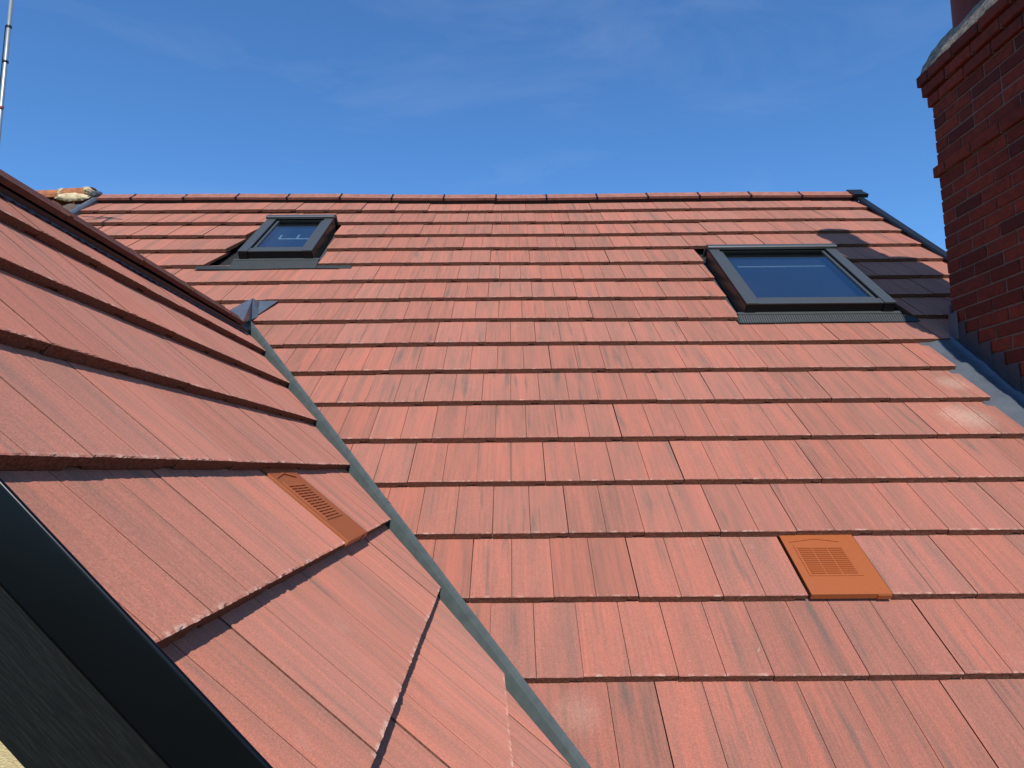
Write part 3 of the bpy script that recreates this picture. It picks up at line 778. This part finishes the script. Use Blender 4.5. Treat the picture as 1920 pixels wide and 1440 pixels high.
for i in range(NCR):
    z = ZTOP - (i+1)*CH + .005; off = proj_off(i)
    # left face, running along Y from the far corner to the near one
    ya, yb = CY1 + off, CY0 - off
    y = ya; first = (i % 2 == 0); n = 0
    while y > yb + .02:
        want = 'H' if (first and n == 0) else 'S'
        if i in (9, 5) and n == 1: want = 'H'
        L = {'H': .1035, 'S': .2155}[want]
        if y - L < yb:
            L = .1035 if y-.1035 >= yb-.03 else .052
        me = RC.choice(STR if L > .2 else HDR if L > .08 else CLS)
        mw = Matrix.Translation((CX0 - off + RC.uniform(-.002, .002), y - L, z + RC.uniform(-.001, .001))) @ Matrix.Rotation(RC.uniform(-.004, .004), 4, 'X')
        if n == 0: pass
        if z > .55: mesh_obj('brick', me, None, mw, chim)
        y -= L + J; n += 1
    # other faces (joined)
    for face in range(3):
        if face == 0:   # far side
            x = CX0 - off + .062 + J; end = CX1 + off; fy = CY1 + off
            rot = Matrix.Rotation(-math.pi/2, 4, 'Z')
        elif face == 1:  # near side
            x = CX0 - off + .062 + J; end = CX1 + off; fy = CY0 - off
            rot = Matrix.Rotation(math.pi/2, 4, 'Z')
        else:
            x = CY0 - off + .062 + J; end = CY1 + off - .062; fy = CX1 + off; rot = Matrix.Rotation(math.pi, 4, 'Z')
        n = 0
        while x < end - .03:
            L = .1035 if (n == 0 and i % 2) else .2155
            if x + L > end: L = max(.052, end - x) if end-x > .05 else .052
            me = RC.choice(STR if L > .2 else HDR if L > .08 else CLS); bl = .2155 if L > .2 else .1035 if L > .08 else .052
            if face == 0: mw = Matrix.Translation((x, fy, z)) @ rot
            elif face == 1: mw = Matrix.Translation((x + bl, fy, z)) @ rot
            else: mw = Matrix.Translation((fy, x + bl, z)) @ rot
            oth.append((me, mw)); x += bl + J; n += 1
joined('brickwork_rest', oth, chim, ['brick'])
# mortar body behind the projecting courses
for i in (0, 1, 2, 8):
    o_ = proj_off(i) - .008; z1 = ZTOP - i*CH - .004; z0 = z1 - CH + .010
    bm = bmesh.new(); box_bm(bm, CX0-o_, CX1+o_, CY0-o_, CY1+o_, z0, z1); mesh_obj('corbel_bed', from_bm(bm), 'mortar', Matrix(), chim)
# flaunching: domed weathered mortar
bm = bmesh.new(); nx, ny = 26, 40; grid = []
fx0, fx1, fy0, fy1 = CX0-.050, CX1+.050, CY0-.050, CY1+.050
for a in range(nx+1):
    row = []
    for b in range(ny+1):
        u, v = a/nx, b/ny; X = fx0+(fx1-fx0)*u; Y = fy0+(fy1-fy0)*v
        e = min(X-fx0, fx1-X, Y-fy0, fy1-Y)
        z = ZTOP - .006 + .33*(1-math.exp(-max(0, e)/.12)) if e > 1e-6 else ZTOP-.012
        z += .010*noise.noise((X*11, Y*11, 1)) + .006*noise.noise((X*31, Y*31, 4))
        row.append(bm.verts.new((X, Y, z)))
    grid.append(row)
for a in range(nx):
    for b in range(ny): bm.faces.new((grid[a][b], grid[a+1][b], grid[a+1][b+1], grid[a][b+1]))
mesh_obj('flaunching', from_bm(bm, smooth=True), 'flaunch', Matrix(), chim)
# pots
for py in (1.44, 1.02, .6):
    bm = bmesh.new(); prf = [(.152, 3.05), (.150, 3.50), (.158, 3.51), (.158, 3.55), (.146, 3.57), (.140, 3.60), (.138, 4.10), (.156, 4.12), (.156, 4.22), (.125, 4.22), (.118, 3.4)]
    seg = 32; rings = [[bm.verts.new((2.805 + r*math.cos(q*2*math.pi/seg), py + r*math.sin(q*2*math.pi/seg), z)) for q in range(seg)] for r, z in prf]
    for r0, r1 in zip(rings, rings[1:]):
        for q in range(seg): bm.faces.new((r0[q], r0[(q+1) % seg], r1[(q+1) % seg], r1[q]))
    mesh_obj('chimney_pot', from_bm(bm, smooth=True), 'pot', Matrix(), chim)
# lead: gutter along the tiles, stepped cover flashing on the brickwork
def roof_z(Y, h=0): return Y*math.tan(A1) + h/math.cos(A1)
bm = bmesh.new(); ns = 40; nw = 14; grid = []
for i in range(ns+1):
    s = .55 + (2.215-.55)*i/ns; row = []
    for q in range(nw+1):
        u = q/nw; X = 2.425 + (2.628-2.425)*u
        stp = (s/G) % 1.0
        h = -.030 + .013*sstep((u-.25)/.35) + .020*max(0, (u-.80)/.2)**2
        h += (.010*math.exp(-((stp-.06)/.10)**2) + .010*math.exp(-((stp-1.0)/.10)**2))*(.35+.65*u)
        h += .003*noise.noise((X*14, s*9, 2))
        row.append(bm.verts.new(MF.p(X, s, h)))
    grid.append(row)
for i in range(ns):
    for q in range(nw): bm.faces.new((grid[i][q], grid[i][q+1], grid[i+1][q+1], grid[i+1][q]))
mesh_obj('lead_gutter', from_bm(bm, smooth=True), 'lead', Matrix(), chim)
run = CH/math.tan(A1)
zj = [ZTOP - i*CH for i in range(60)]
for i in range(1, 60):
    zt = zj[i]                                              # top edge sits in a bed joint
    if zt > 1.50 or zt < .75: continue
    yc = (zt - .128)/math.tan(A1)                           # where the roof is ~13 cm below
    y0, y1 = yc - run*.5 - .012, yc + run*.5 + .006
    bm = bmesh.new()
    pts = [(y0, roof_z(y0, -.012)), (y1, roof_z(y1, -.012)), (y1 - .016, zt - .002), (y0 + .004, zt - .002)]
    n = 6; A = []
    for u in range(n+1):
        f = u/n; A.append([Vector((0, pts[0][0]+(pts[1][0]-pts[0][0])*f, pts[0][1]+(pts[1][1]-pts[0][1])*f)), Vector((0, pts[3][0]+(pts[2][0]-pts[3][0])*f, pts[3][1]+(pts[2][1]-pts[3][1])*f))])
    gv = []
    for a, b in A:
        gv.append([])
        for q in range(6):
            p = a.lerp(b, q/5); p.x = CX0 - .0055 - .0012*(i % 2) + .0022*noise.noise((p.y*25, p.z*25, i)); gv[-1].append(bm.verts.new(p))
    fs = [bm.faces.new((gv[u][q], gv[u][q+1], gv[u+1][q+1], gv[u+1][q])) for u in range(n) for q in range(5)]
    bmesh.ops.solidify(bm, geom=fs, thickness=.0022)
    mesh_obj('step_flashing', from_bm(bm), 'lead', Matrix(), chim)
# dressed lead corner at the far end
bm = bmesh.new(); box_bm(bm, CX0-.012, CX0-.007, 1.640, 1.712, 1.385, 1.545, .001)
mesh_obj('lead_corner', from_bm(bm), 'lead', Matrix(), chim)
bm = bmesh.new(); box_bm(bm, CX0-.01, CX1+.02, CY1+.004, CY1+.010, 1.30, 1.60, .001)
mesh_obj('back_gutter_upstand', from_bm(bm), 'lead', Matrix(), chim)

# ------------------------------------------------------------------ aerial
ae = thing('tv_aerial', 'thin galvanised aerial mast with black clips at the upper left edge', 'aerial', (-3.46, 2.06, 1.70))
bm = bmesh.new(); tube(bm, (-3.46, 2.06, 1.68), (-3.46, 2.06, 4.36), .0125, 14); mesh_obj('mast', from_bm(bm, smooth=True), 'galv', Matrix(), ae)
for z in (3.455, 3.715):
    bm = bmesh.new(); tube(bm, (-3.46, 2.06, z-.006), (-3.46, 2.06, z+.006), .0175, 14); mesh_obj('clip', from_bm(bm), 'black', Matrix(), ae)
bm = bmesh.new(); tube(bm, (-3.477, 2.052, 1.8), (-3.477, 2.052, 3.72), .0035, 6); mesh_obj('coax_cable', from_bm(bm), 'black', Matrix(), ae)
for a, b, r in (((-3.76, 2.06, 4.45), (-3.33, 2.06, 4.255), .011), ((-3.66, 2.03, 4.28), (-3.45, 2.03, 4.43), .009), ((-3.585, 2.09, 4.24), (-3.47, 2.09, 4.36), .008), ((-3.45, 2.06, 4.33), (-3.60, 2.10, 4.40), .009)):
    bm = bmesh.new(); tube(bm, a, b, r, 10); mesh_obj('element', from_bm(bm, smooth=True), 'galv', Matrix(), ae)
for z, x in ((3.115, -3.462), (2.985, -3.478)):
    bm = bmesh.new(); tube(bm, (x-.12, 2.05, z), (x, 2.05, z), .008, 10); mesh_obj('bracket_rod', from_bm(bm), 'galv', Matrix(), ae)
    bm = bmesh.new(); tube(bm, (x, 2.05, z), (x+.022, 2.05, z), .0105, 10); mesh_obj('rod_cap', from_bm(bm), 'redtip', Matrix(), ae)
bpy.context.view_layer.update()
